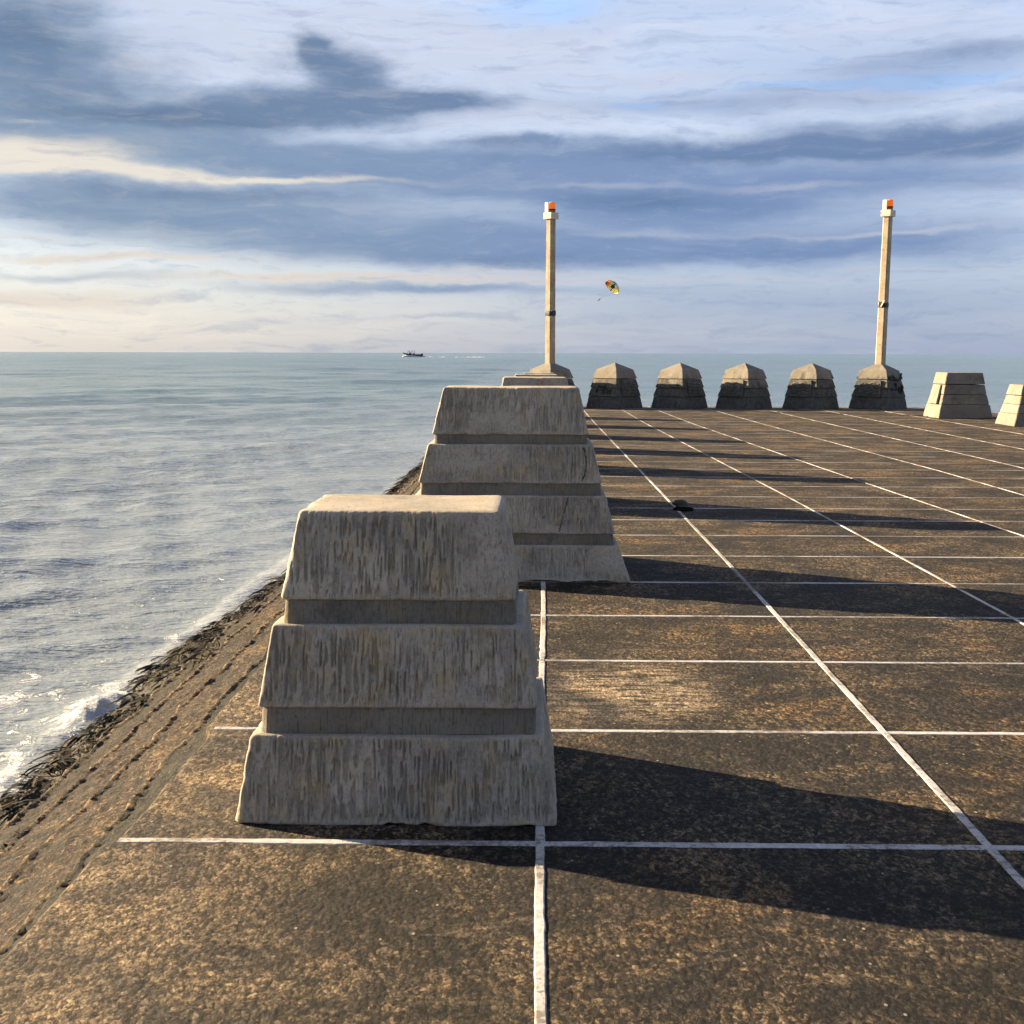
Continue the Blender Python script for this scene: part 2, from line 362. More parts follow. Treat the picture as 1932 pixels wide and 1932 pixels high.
# ------------------------------------------------------------------ tiered blocks
def tier(name, parent, z0, z1, hw0, hw1, hd0, hd1, mat, front=.05, side=.05, dz=.05, r_=.02, bev=.012,
         groove=0., rough=.003, seed=1, top=True, apex=None, topn=8):
    """one course of a block: a tapered, rounded, slightly chipped slab with combed grooves in its faces"""
    def seg(n): return np.linspace(0, 1, max(2, n+1))
    nf = int(2*hw0/front); ns = int(2*hd0/side); nb = max(4, int(2*hw0/.05))
    T = []     # (side kind, t) ; sides: front(-y), right(+x), back(+y), left(-x) with corner arcs
    pts = []
    corner = 4
    def loop_def():
        L = []
        for k, n in enumerate((nf, ns, nb, ns)):
            for t in seg(n)[:-1]: L.append((k, t, None))
            L.append((k, 1., None))
            for c in range(1, corner): L.append((k, 1., c/corner))
        return L
    L = loop_def(); n = len(L)
    kk = np.array([l[0] for l in L]); tt = np.array([l[1] for l in L]); cc = np.array([-1 if l[2] is None else l[2] for l in L])
    def ring(hw, hd, r):
        x = np.zeros(n); y = np.zeros(n); nx = np.zeros(n); ny = np.zeros(n)
        for k, (ax, ay, bx, by, mx, my) in enumerate(((-hw+r, -hd, hw-r, -hd, 0, -1), (hw, -hd+r, hw, hd-r, 1, 0), (hw-r, hd, -hw+r, hd, 0, 1), (-hw, hd-r, -hw, -hd+r, -1, 0))):
            s_ = (kk == k) & (cc < 0)
            x[s_] = ax+(bx-ax)*tt[s_]; y[s_] = ay+(by-ay)*tt[s_]; nx[s_] = mx; ny[s_] = my
            s2 = (kk == k) & (cc >= 0); a = cc[s2]*math.pi/2
            px, py = -my, mx     # direction along travel
            cx, cy = bx-mx*r, by-my*r
            nx[s2] = mx*np.cos(a)+px*np.sin(a); ny[s2] = my*np.cos(a)+py*np.sin(a)
            x[s2] = cx+nx[s2]*r; y[s2] = cy+ny[s2]*r
        return x, y, nx, ny
    nz = max(3, int((z1-z0)/dz))
    zz = list(np.linspace(z0+bev, z1-bev, nz))
    lev = [(z0+.001, -.09), (z0, -bev*.9), (z0+bev*.35, -bev*.25)]+[(z, 0.) for z in zz]+[(z1-bev*.3, -bev*.3), (z1, -bev)]
    V = []
    for (z, ins) in lev:
        q = min(1, max(0, (z-z0)/(z1-z0)))
        hw = hw0+(hw1-hw0)*q+ins; hd = hd0+(hd1-hd0)*q+ins
        x, y, nx, ny = ring(hw, hd, max(.004, r_+min(0, ins)*.2))
        per = np.where(kk % 2 == 0, x, y)+kk*7.3
        d = (fbm(per*5, np.full(n, z*5), seed)-.5)*2*rough*2.2+(fbm(per*28, np.full(n, z*28), seed+3, 3)-.5)*2*rough
        # chipped arrises
        ch = (cc >= 0) | (ins != 0) 
        d = d-np.where(ch, rough*3.5*sst(.55, .8, fbm(per*9, np.full(n, z*9), seed+9, 3)), 0)
        if groove and ins == 0:
            wob = (fbm(per*14, np.full(n, z*6), seed+21, 2)-.5)*.006
            a1 = vn((per+wob)/.0085, np.full(n, z/.095), seed+5); a2 = vn((per-wob)/.0065, np.full(n, z/.055), seed+6)
            patch = sst(.24, .46, fbm(per*4.2, np.full(n, z*5.5), seed+7, 3))
            gg = np.maximum(sst(.60, .70, a1), .8*sst(.64, .74, a2))*patch
            fade = sst(0, .02, z-z0-bev)*sst(0, .02, z1-bev-z)
            d = d-groove*gg*(.35+.65*fade)*(cc < 0)
        zc_ = np.full(n, z)
        if z0 == 0 and z < .013: zc_ = zc_+.014*sst(.55, .72, fbm(per*5, np.full(n, 2.2), seed+61, 4))
        V.append(np.stack([x+nx*d, y+ny*d, zc_+(rough*1.2*(fbm(per*4, np.full(n, 3.3), seed+31, 3)-.5)*2 if ins != -.09 else 0)], 1))
    nl = len(lev)
    if top:
        hw = hw1-bev; hd = hd1-bev
        x0, y0 = V[-1][:, 0], V[-1][:, 1]; zt = V[-1][:, 2]
        zc = apex if apex else z1
        for i in range(1, topn):
            q = 1-i/topn
            xx = x0*q; yy = y0*q
            zr = (fbm(xx*9, yy*9, seed+41, 3)-.5)*rough*2*min(1, i*.6) if not apex else (fbm(xx*9, yy*9, seed+41, 3)-.5)*rough
            V.append(np.stack([xx, yy, (zt*q+zc*(1-q) if apex else z1+(zt-z1)*q)+zr], 1))
        nl += topn-1
    VV = np.concatenate(V)
    i = np.arange(nl-1)[:, None]*n; k = np.arange(n)[None, :]; k2 = (k+1) % n
    F = np.stack([i+k, i+k2, i+n+k2, i+n+k], -1).reshape(-1, 4).tolist()
    VV = VV.tolist()
    if top:
        VV.append([0, 0, apex if apex else z1]); c = len(VV)-1; b0 = (nl-1)*n
        F += [(b0+j, b0+(j+1) % n, c) for j in range(n)]
    else:
        F.append(tuple(range((nl-1)*n, nl*n)))
    o = mesh_obj(name, VV, F, mat, parent, smooth=True)
    if not groove: o.data.set_sharp_from_angle(angle=R(24))
    return o

ROW = 'stepped concrete blocks along the deck edge'
# three-course block (nearest)
def block3(label, loc, hw=.545, hd=.47, H=1.04, dens=None, seed=1, mat=None, groove=0., rz=0., shrink=.20):
    o = empty('concrete_block', loc, rz); tag(o, label, 'block', ROW)
    k = H/1.04; kw = shrink/.20
    d = dens or dict(front=.05, side=.05, dz=.05)
    mt = mat or M_BLOCK2
    def W(a): return hw-(.545-a)*kw, hd-(.545-a)*kw
    spec = [('base_course', 0, .295, .545, .497), ('middle_course', .385, .660, .474, .428), ('cap_course', .740, 1.04, .400, .345)]
    for i, (nm, z0, z1, a, b_) in enumerate(spec):
        (w0, d0), (w1, d1) = W(a), W(b_)
        tier(nm, o, z0*k, z1*k, w0, w1, d0, d1, mt, groove=groove, seed=seed+i*100, r_=.016, bev=.009 if nm != 'cap_course' else .014, topn=14 if nm == 'cap_course' else 4, rough=.0022, **d)
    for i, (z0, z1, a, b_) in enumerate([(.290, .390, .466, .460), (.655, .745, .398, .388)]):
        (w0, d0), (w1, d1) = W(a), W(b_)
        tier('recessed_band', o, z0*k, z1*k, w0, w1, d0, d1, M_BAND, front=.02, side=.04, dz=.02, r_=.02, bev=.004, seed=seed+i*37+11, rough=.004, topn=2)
    return o
def block4(label, loc, hw=.853, hd=.60, H=1.354, dens=None, seed=1, mat=None, groove=0., rz=0., shrink=.367, dshrink=None):
    o = empty('concrete_block', loc, rz); tag(o, label, 'block', ROW)
    k = H/1.354; kw = shrink/.367; kd = (dshrink if dshrink is not None else shrink)/.367
    d = dens or dict(front=.05, side=.05, dz=.05)
    mt = mat or M_BLOCK2
    def W(a): return hw-(.853-a)*kw, hd-(.853-a)*kd
    spec = [('base_course', 0, .251, .853, .765), ('middle_course', .330, .595, .745, .682), ('upper_course', .680, .954, .655, .588), ('cap_course', 1.02, 1.354, .560, .486)]
    for i, (nm, z0, z1, a, b_) in enumerate(spec):
        (w0, d0), (w1, d1) = W(a), W(b_)
        tier(nm, o, z0*k, z1*k, w0, w1, d0, d1, mt, groove=groove, seed=seed+i*100, r_=.014, bev=.010, topn=10 if nm == 'cap_course' else 4, rough=.0032, **d)
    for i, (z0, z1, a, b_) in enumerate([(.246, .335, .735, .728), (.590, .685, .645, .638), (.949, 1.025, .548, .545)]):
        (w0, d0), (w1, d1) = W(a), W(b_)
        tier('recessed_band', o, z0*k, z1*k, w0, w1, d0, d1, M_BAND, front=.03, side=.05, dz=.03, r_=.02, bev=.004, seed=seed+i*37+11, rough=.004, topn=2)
    return o

b1 = block3('nearest three course combed concrete block at the front of the left row', (-.470, 4.25+.47, 0), hw=.552, H=1.055, dens=dict(front=.0030, side=.010, dz=.009), seed=3, groove=.013, mat=M_BLOCK)
b2 = block4('wide four course concrete block with cracks, directly behind the nearest block', (-.178, 9.0+.60, 0), dens=dict(front=.0055, side=.03, dz=.016), seed=23, groove=.014, mat=M_BLOCK, dshrink=.33)
M_CRACK = simple('crack_shadow', (.030, .028, .024), .95)
def crack(o, pts, course):
    c = [k for k in o.children if k.name.split('.')[0] == course][0]
    P = []
    for (x0, y0, z0), (x1, y1, z1) in zip(pts[:-1], pts[1:]):
        for i in range(8):
            t = i/8; P.append((x0+(x1-x0)*t+rng.uniform(-.006, .006), y0+(y1-y0)*t-.001, z0+(z1-z0)*t))
    mb = MB(); mb.tube(P, [.0015+.0035*rng.random() for _ in P], 5); mb.build('crack', M_CRACK, c)
crack(b2, [(.415, -.447, .590), (.385, -.470, .48), (.365, -.485, .42), (.345, -.502, .338)], 'middle_course')
crack(b2, [(.520, -.365, .935), (.545, -.390, .82), (.530, -.405, .76), (.505, -.420, .688)], 'upper_course')
LEFT = [(-.01, 13.9, .70, 1.346, 'flat topped block whose cap shows just above the wide four course block'),
        (.005, 18.2, .66, 1.305, 'flat topped block showing a thin sliver between the third block and the post base'),
        (.05, 21.8, .62, 1.270, 'flat topped block with only its top edge showing before the left post base'),
        (.10, 25.3, .62, 1.180, 'block hidden fifth behind the nearest one, throwing a long shadow on the deck'),
        (.15, 29.0, .62, 1.110, 'block hidden sixth behind the nearest one, throwing a shadow on the deck'),
        (.20, 32.7, .62, 1.050, 'hidden block next to the left post, throwing the farthest block shadow')]
for i, (x, y, hw, H, lb) in enumerate(LEFT):
    block4(lb, (x, y, 0), hw=hw, hd=.62, H=H, seed=300+i*50, shrink=.367, dshrink=.35)

# far row: pyramid-capped blocks standing cornerwise, and two posts
FS = .60
FSPEC = [('base_course', 0, .345, 1.0, .90), ('middle_course', .349, .60, .928, .812), ('upper_course', .604, .86, .855, .737), ('cap_course', .868, 1.13, .788, .645)]
def far_parts(o, seed, sc=1., s=FS, apex=1.33, mat=None, zk=1.):
    for i, (nm, z0, z1, a, b_) in enumerate(FSPEC):
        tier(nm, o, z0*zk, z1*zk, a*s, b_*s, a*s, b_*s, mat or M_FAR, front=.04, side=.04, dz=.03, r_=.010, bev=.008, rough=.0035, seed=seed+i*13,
             apex=apex if nm == 'cap_course' else None, topn=8 if nm == 'cap_course' else 3)
def face_pt(side, u, z, s, lift):
    """point on a face of a far block: side 'l' = -x face, 'f' = -y face; u along the face"""
    q = z/1.13; hw = s*(1.0+(.70-1.0)*q)+lift
    return (-hw, -u, z) if side == 'l' else (u, -hw, z)
def plaque(o, side, s=FS, u0=-.36, u1=.36, z0=.36, z1=.84, mat=None):
    mb = MB()
    def q(u, z, l): return face_pt(side, u, z, s, l)
    P = [(u0, z0), (u1, z0), (u1*.86, z1), (u0*.86, z1)]
    A = [q(u, z, .0) for u, z in P]; B = [q(u, z, .045) for u, z in P]
    mb.add(A+B, [(4, 5, 6, 7), (0, 1, 5, 4), (1, 2, 6, 5), (2, 3, 7, 6), (3, 0, 4, 7)])
    p = mb.build('wave_plaque', mat or M_FAR, o)
    mb = MB()
    for j in range(4):
        zc = z0+.09+j*.095; pts = []
        for k in range(25):
            u = u0*.78+(u1-u0)*.78*k/24
            pts.append(q(u, zc+.028*math.sin(k/24*4*math.pi), .048))
        mb.tube(pts, [.004]+[.017]*23+[.004], 6)
    mb.build('wave_relief', mat or M_FAR, p, smooth=True)
def graffiti(o, side, strokes, s=FS, w=.02):
    mb = MB()
    for st in strokes: mb.tube([face_pt(side, u, z, s, .020) for u, z in st], w, 5)
    mb.build('painted_scrawl', M_PAINT, o)

FARG = 'pyramid capped blocks across the pier end'
RZ = R(46)
def corner_centre(px_x, D):  # centre of a cornerwise block whose near corner is at D
    return px_x, D+FS*math.cos(R(45)-abs(RZ-R(45)))*math.sqrt(2)*.99
fx = [2.33, 4.25, 6.15, 8.12]; fd = [37.75, 37.75, 37.75, 37.75]
flab = ['leftmost pyramid capped block, its cap stained brown and lower courses streaked black',
        'pyramid capped block second in the far row, pale cap over a near black base',
        'pyramid capped block third in the far row with wave relief on its left face',
        'pyramid capped block beside the right post, cleaner grey, wave plaque on its left face']
for i in range(4):
    o = empty('pyramid_block', (fx[i], fd[i]+.84, 0), RZ); tag(o, flab[i], 'block', FARG)
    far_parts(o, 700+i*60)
    if i < 2: plaque(o, 'f', u0=-.30, u1=.34)
    else: plaque(o, 'l')
    if i == 0:
        graffiti(o, 'l', [[(-.2, .66), (-.05, .63), (.1, .67)], [(-.25, .45), (-.22, .56)], [(-.05, .57), (.12, .57)], [(.03, .57), (.03, .42)], [(.2, .57), (.2, .42)], [(.2, .50), (.3, .50)], [(.3, .57), (.3, .42)]])
    if i == 1:
        graffiti(o, 'l', [[(.25, .66), (.30, .72), (.34, .66)], [(.1, .62), (.38, .61)]], w=.014)

def beacon_post(label, loc, rz, ztop, zband, seed, gr=False):
    o = empty('beacon_post', loc, rz); tag(o, label, 'light post', 'beacon posts at the corners of the pier end')
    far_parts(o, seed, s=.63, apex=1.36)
    zc = ztop-.50
    # octagonal post, slightly tapered
    def octring(a, c, z): return [(a, -a+c, z), (a, a-c, z), (a-c, a, z), (-a+c, a, z), (-a, a-c, z), (-a, -a+c, z), (-a+c, -a, z), (a-c, -a, z)]
    mb = MB(); V = []; F = []
    zs = np.linspace(1.22, zc, 40)
    for i, z in enumerate(zs):
        a = .122-.012*i/39+.0015*math.sin(i*1.7); V += octring(a, .035, z)
    for i in range(39):
        for k in range(8): F.append((i*8+k, i*8+(k+1) % 8, (i+1)*8+(k+1) % 8, (i+1)*8+k))
    F.append(tuple(range(39*8, 40*8)))
    mb.add(V, F); mb.build('post_shaft', M_POLE, o)
    tier('collar', o, zc, zc+.185, .158, .160, .158, .160, M_COLLAR, front=.05, side=.05, dz=.05, r_=.008, bev=.008, rough=.002, seed=seed+5, topn=3)
    # wrapped band
    mb = MB(); V = []; F = []; n = 24
    for j, (zz, rr) in enumerate([(0, .128), (.02, .142), (.10, .146), (.16, .142), (.19, .130)]):
        for k in range(n):
            t = 2*math.pi*k/n; c, s_ = math.cos(t), math.sin(t); q = rr/max(abs(c), abs(s_))*.92 if max(abs(c), abs(s_)) > .8 else rr*1.12
            V.append((c*q, s_*q, zband+zz+.05*math.sin(t+.6)*(zz/.19)+.012*math.sin(5*t+j)))
    for j in range(4):
        for k in range(n): F.append((j*n+k, j*n+(k+1) % n, (j+1)*n+(k+1) % n, (j+1)*n+k))
    mb.add(V, F); bnd = mb.build('tape_wrap', M_BLACK, o)
    mb = MB(); mb.add([(-.155, .02, zband+.03), (-.155, -.02, zband+.03), (-.150, -.11, zband+.21), (-.150, -.07, zband+.21), (-.135, .02, zband+.03), (-.135, -.02, zband+.03), (-.13, -.11, zband+.21), (-.13, -.07, zband+.21)],
                      [(0, 1, 2, 3), (4, 7, 6, 5), (0, 4, 5, 1), (1, 5, 6, 2), (2, 6, 7, 3), (3, 7, 4, 0)])
    if gr: mb.build('strap_tail', M_TAPEW, bnd)
    # lamp: white bracket box with amber lens beside it
    zb = zc+.185
    lo = MB(); lo.lathe([(.090, zb), (.094, zb+.03), (.090, zb+.085)], 20, (.02, -.03)); base = lo.build('lamp_base', M_AMBERD, o, True)
    le = MB(); le.lathe([(.080, zb+.085), (.096, zb+.10), (.098, zb+.19), (.095, zb+.26), (.082, zb+.295), (.045, zb+.305)], 24, (.02, -.03)); le.build('lamp_lens', M_AMBER, base, True)
    rg = MB(); rg.lathe([(.098, zb+.080), (.101, zb+.085), (.101, zb+.100), (.098, zb+.106)], 24, (.02, -.03)); rg.build('lamp_ring', M_BLACK, base, True)
    br = MB(); br.box(-.128, -.085, .0, .125, zb, zb+.29); br.build('lamp_bracket', M_WHITE, o)
    return o
o = beacon_post('left concrete post with amber lamp rising behind the row of flat topped blocks', (.42, 37.75+.86, 0), RZ, 5.97, 2.68, 1100)
o = beacon_post('right concrete post with amber lamp, black wrap with white strap and scrawled base', (10.10, 37.75+.86, 0), RZ+R(3), 6.05, 2.94, 1200, True); o.rotation_euler = (Matrix.Rotation(R(.9), 3, 'Y') @ Matrix.Rotation(RZ+R(3), 3, 'Z')).to_euler()
plaque(o, 'l', s=.63)
graffiti(o, 'f', [[(-.40, .93), (-.2, .97), (0, .90), (.2, .86), (.33, .92), (.42, 1.04)], [(-.42, .90), (-.1, .88), (.3, .85), (.42, .93)]], s=.63, w=.028)
graffiti(o, 'f', [[(-.26, .58), (-.05, .60), (.02, .66), (.02, .76), (-.06, .74)], [(.0, .56), (.0, .70)], [(.17, .66), (.17, .48), (.30, .47), (.30, .66)], [(.38, .70), (.40, .52)]], s=.63, w=.024)

# two flat topped blocks on the right side
RG = 'flat topped blocks on the right deck edge'
def side_block(label, loc, hw, hd, H, seed, mat):
    o = empty('sunlit_block', loc); tag(o, label, 'block', RG)
    for i, (nm, z0, z1, a, b_) in enumerate([('base_course', 0, .30, 1., .90), ('middle_course', .305, .52, .885, .80), ('upper_course', .525, .735, .80, .73), ('cap_course', .75, 1., .745, .655)]):
        kd = .5
        tier(nm, o, z0*H, z1*H, hw*a, hw*b_, hd-(1-a)*hw*.9, hd-(1-b_)*hw*.9, mat, front=.04, side=.04, dz=.03, r_=.020, bev=.012, rough=.004, seed=seed+i*9, topn=6)
    return o
o = side_block('flat topped block right of the right post, left face sunlit, front in shade', (10.75, 32.75+.62, 0), .68, .66, 1.14, 1500, M_FARB)
mb = MB(); z0, z1 = .36, .83
P = [(-.640, -.40, z0), (-.640, .32, z0), (-.500, .26, z1), (-.500, -.27, z1)]
mb.add([(x, y, z) for x, y, z in P]+[(x-.04, y, z) for x, y, z in P], [(4, 5, 6, 7)[::-1], (0, 1, 5, 4), (1, 2, 6, 5), (2, 3, 7, 6), (3, 0, 4, 7)])
mb.build('plain_plaque', M_FARB, o)
side_block('rust streaked block cut by the right edge of the photo', (11.33, 29.2+.6, 0), .66, .62, .92, 1600, M_FARB)

# ------------------------------------------------------------------ deck
XL, XR, Y0, Y1 = -1.39, 12.6, -5.0, 39.75
ys = sorted([4.1, 5.39, 6.66, 7.84, 9.03, 10.23, 11.41, 12.48, 13.45, 14.56]+[14.56+1.17*i for i in range(1, 22)]+[4.1-1.25*i for i in range(1, 8)])
ys = [y for y in ys if Y0 < y < Y1]
def edge_x(y):
    k = sum(1 for a in ys if a < y)
    return XL+(_h(np.array([k]), np.array([0]), 5)[0]-.5)*.05
yy = np.arange(Y0, Y1+.001, .035); yy = np.unique(np.concatenate([yy, np.linspace(Y0, Y1, 3)]))
ex = np.array([edge_x(y) for y in yy])+(fbm(yy*6, yy*0+.5, 77, 4)-.5)*.030
dj = np.min(np.abs(yy[:, None]-np.array(ys)[None, :]), 1)
ex = ex+.03*np.exp(-(dj/.03)**2)
ez = (fbm(yy*8, yy*0+2.5, 78, 3)-.5)*.008
prof = []
V = []; F = []
cols = [(XR, 0.0), (6.0, 0.0), (0.5, 0.0), (-1.15, 0.0)]
for i, y in enumerate(yy):
    row = [(cx, y, cz) for cx, cz in cols]+[(ex[i]+.03, y, ez[i]*.5), (ex[i]+.006, y, -.004+ez[i]), (ex[i]-.012, y, -.02), (ex[i]-.02, y, -.10), (ex[i]+.0, y, -.30)]
    V += row
nc = len(cols)+5
for i in range(len(yy)-1):
    for k in range(nc-1): F.append((i*nc+k, i*nc+k+1, (i+1)*nc+k+1, (i+1)*nc+k))
# far and right faces of the pier
n0 = len(V); V += [(XR, Y1, -3), (XL, Y1, -3), (XR, Y1, -.001), (XL, Y1, -.001), (XR, Y0, -3), (XR, Y0, -.001)]
F += [(n0, n0+1, n0+3, n0+2), (n0+4, n0, n0+2, n0+5)]
deck = mesh_obj('deck', V, [f[::-1] for f in F], M_DECK); tag(deck, kind='structure')

# joints
def ribbon(mb, pts, w, z=.005, step=.05, seed=0, brk=None):
    pts = [Vector((p[0], p[1], 0)) for p in pts]
    V = []; F = []; acc = 0
    for a, b_ in zip(pts[:-1], pts[1:]):
        d = b_-a; L = d.length; d.normalize(); nrm = Vector((-d.y, d.x, 0)); n = max(1, int(L/step))
        for i in range(n+1):
            p = a+d*(L*i/n); s = acc+L*i/n
            e1 = w/2*(1+.5*(float(fbm(s*14, seed*3.1, seed, 3))-.5)+.2*(float(vn(s*60, seed*1.7, seed+1))-.5)); e2 = w/2*(1+.5*(float(fbm(s*14, seed*3.1+50, seed+4, 3))-.5)+.2*(float(vn(s*60, seed*1.7, seed+2))-.5))
            off = (float(fbm(s*1.2, seed*2.2, seed+9, 3))-.5)*.008
            q = p+nrm*off
            V += [q+nrm*e1+Vector((0, 0, z)), q-nrm*e2+Vector((0, 0, z)), q+nrm*(e1+.006)+Vector((0, 0, -.002)), q-nrm*(e2+.006)+Vector((0, 0, -.002))]
            if i and (brk is None or float(fbm(s*.55, seed*7.7, seed+70, 4)) < brk(p)): 
                m_ = len(V)-8; F += [(m_, m_+1, m_+5, m_+4), (m_+2, m_, m_+4, m_+6), (m_+1, m_+3, m_+7, m_+5)]
        acc += L
    mb.add(V, F)
mb = MB()
for i, y in enumerate(ys):
    st = .03 if y < 10 else .1
    ribbon(mb, [(XL+.02, y), (XR-.1, y+(.02 if y < 20 else 0))], (.034 if y < 6 else .030), .0025, st, i+1, lambda p, y=y: .84-.006*max(0, y-8)-.010*max(0, p.x-2.))
longs = [[(.02, Y0), (.02, 4.1), (.06, 8.77), (.06, Y1)], [(1.50, Y0), (1.49, 5.4), (1.49, 9.2), (1.47, 13), (1.37, 30), (1.35, Y1)], [(2.98, Y0), (2.92, 8), (2.84, 15), (2.53, 30), (2.45, Y1)],
         [(4.45, Y0), (4.33, 11.5), (4.09, 17), (3.6, 30), (3.4, Y1)], [(5.7, Y0), (5.57, 18), (5.2, 30), (5.0, Y1)], [(7.0, Y0), (6.9, 20), (6.6, Y1)], [(8.4, Y0), (8.2, Y1)], [(9.9, Y0), (9.8, Y1)]]
for i, l in enumerate(longs): ribbon(mb, l, .023 if i < 2 else .016 if i < 3 else .012, .0042, .03 if i < 2 else .08, 60+i)
mb.m = [0]*len(mb.F)
jo = mb.build('deck_joints', M_JOINT); tag(jo, kind='structure')

# broken joint: a dark gap and a loose chip of mortar
mb = MB()
def blob_sheet(cx, cy, rx, ry, z, seed, n=40):
    return [(cx+rx*math.cos(t)*(.75+.5*float(vn(t*2, seed, seed))), cy+ry*math.sin(t)*(.75+.5*float(vn(t*2+9, seed, seed))), z) for t in [2*math.pi*i/n for i in range(n)]]
mb.add(blob_sheet(1.53, 13.35, .10, .20, .0055, 8), [tuple(range(40))])
M_GAP = simple('dark_gap', (.010, .009, .007), 1.); M_GAP.node_tree.nodes['Principled BSDF'].inputs['Specular IOR Level'].default_value = 0
tag(mb.build('deck_gap', M_GAP), kind='structure')
def chip(label, loc, s, seed):
    V = []; F = []; r2 = random.Random(seed); n = 7
    for z, k in ((0, 1.), (.5, .95), (1., .6)):
        for i in range(n):
            t = 2*math.pi*i/n; q = k*(.75+.4*r2.random()); V.append((s[0]*q*math.cos(t), s[1]*q*math.sin(t), s[2]*z*(.85+.3*r2.random()) if z else 0))
    for j in range(2):
        for i in range(n): F.append((j*n+i, j*n+(i+1) % n, (j+1)*n+(i+1) % n, (j+1)*n+i))
    F.append(tuple(range(2*n, 3*n)))
    o = mesh_obj('mortar_chip', V, F, simple('mortar', (.05, .042, .033), .9)); o.location = loc
    tag(o, label, 'rubble'); return o
chip('small dark lump of broken mortar beside the gap in the deck joint', (1.53, 13.75, 0), (.085, .08, .05), 4)

# ------------------------------------------------------------------ revetment slope
def xw(y): return np.interp(y, [9.4, 12.2, 20, 40], [-2.60, -2.47, -2.24, -2.12])
ya = np.concatenate([np.arange(-5, 2.5, .08), np.arange(2.5, 14, .022), np.arange(14, 41, .07)])
sa = np.linspace(0, 1, 150)
YY, SS = np.meshgrid(ya, sa, indexing='ij')
Xe = -1.395; Xwv = xw(YY)
run = (Xe-Xwv); X = Xe-SS*run*1.45; Z = -.045-SS*(.605)*1.45
# courses of stone: ridges where one course laps over the next
ripz = np.zeros_like(SS); steps = (.11, .30, .52, .72, .94, 1.16, 1.36); tot = .605*1.45
prev = 0.; SD = SS*1.45; lip = np.zeros_like(SS); crs = np.full_like(SS, .35)
Zs = -.045-SD*.605*.40
for q, s0 in enumerate(steps):
    w = (fbm(YY*1.6, YY*0+s0*40, int(s0*100), 5)-.5)*.045
    h_ = .605*.60*(s0-prev)*1.02; prev = s0
    Zs = Zs-h_*sst(-.012, .014, SD-(s0+w)) + .011*np.exp(-((SD-(s0+w)+.014)/.010)**2)*(.8+.4*fbm(YY*5, YY*0+q, 5, 3))
    crs = np.where(SD > s0+w, _h(np.array([q]), np.array([3]), 8)[0], crs)
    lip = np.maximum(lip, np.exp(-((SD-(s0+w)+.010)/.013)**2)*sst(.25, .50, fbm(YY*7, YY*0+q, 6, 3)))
Z = Zs
Z = Z+ripz+(fbm(YY*3, X*3, 51, 4)-.5)*.035+(fbm(YY*16, X*16, 52, 4)-.5)*.015+(fbm(YY*45, X*45, 53, 2)-.5)*.011
X = X+(fbm(YY*9, SS*9, 55, 3)-.5)*.03
Z[:, 0] = np.minimum(Z[:, 0], -.02)
V = np.stack([X, YY, Z], -1).reshape(-1, 3); ni, nj = YY.shape
i = np.arange(ni-1)[:, None]*nj; j = np.arange(nj-1)[None, :]
F = np.stack([i+j, i+nj+j, i+nj+j+1, i+j+1], -1).reshape(-1, 4)
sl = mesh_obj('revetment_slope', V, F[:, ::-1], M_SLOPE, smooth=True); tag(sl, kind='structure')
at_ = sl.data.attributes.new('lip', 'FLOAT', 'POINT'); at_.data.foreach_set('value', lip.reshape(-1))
at_ = sl.data.attributes.new('course', 'FLOAT', 'POINT'); at_.data.foreach_set('value', np.ascontiguousarray(crs).reshape(-1))
def slope_z(x, y):
    s = (Xe-x)/(Xe-float(xw(y)))
    return -.045-s*.605
def step_z(s):
    z = -.045-s*.605*.40; p_ = 0
    for s0 in steps:
        if s > s0: z -= .605*.60*(s0-p_)*1.02
        p_ = s0
    return z
# seaweed fronds along the waterline and moss in the joint under the deck edge
mb = MB(); V = []; F = []
r3 = random.Random(11)
def frond(x, y, z, L, w, a, lift):
    d = Vector((math.cos(a), math.sin(a), 0)); p = Vector((x, y, z)); nrm = Vector((-d.y, d.x, 0)); n = len(V)
    rl = r3.uniform(-.6, .6)
    for i, (t, ww) in enumerate(((0, .35), (.35, 1.), (.7, .9), (1., .25))):
        c = p+d*(L*t)+Vector((0, 0, lift*math.sin(t*2.6)-.25*L*t*t+.008)); k = nrm*(w*ww)+Vector((0, 0, w*ww*rl))
        V.extend([tuple(c+k), tuple(c-k)])
    for i in range(3): F.append((n+2*i, n+2*i+1, n+2*i+3, n+2*i+2))
for _ in range(15000):
    y = 2.6+(r3.random()**1.35)*26
    s = r3.triangular(.55, 1.14, .95)
    if fbm(np.array([y*1.6]), np.array([s*7]), 88, 3)[0] < .36+.26*(s < .74): continue
    x = Xe-s*(Xe-float(xw(y))); z = step_z(s)
    L = r3.uniform(.07, .18)*(1+.02*y)
    frond(x, y, z+.010, L, L*r3.uniform(.03, .07), r3.gauss(-1.2, .8), r3.uniform(.004, .020))
w = mesh_obj('seaweed', V, F, M_WEED, smooth=True); tag(w, 'dark olive seaweed matted along the waterline of the slope', 'seaweed', kind='stuff')

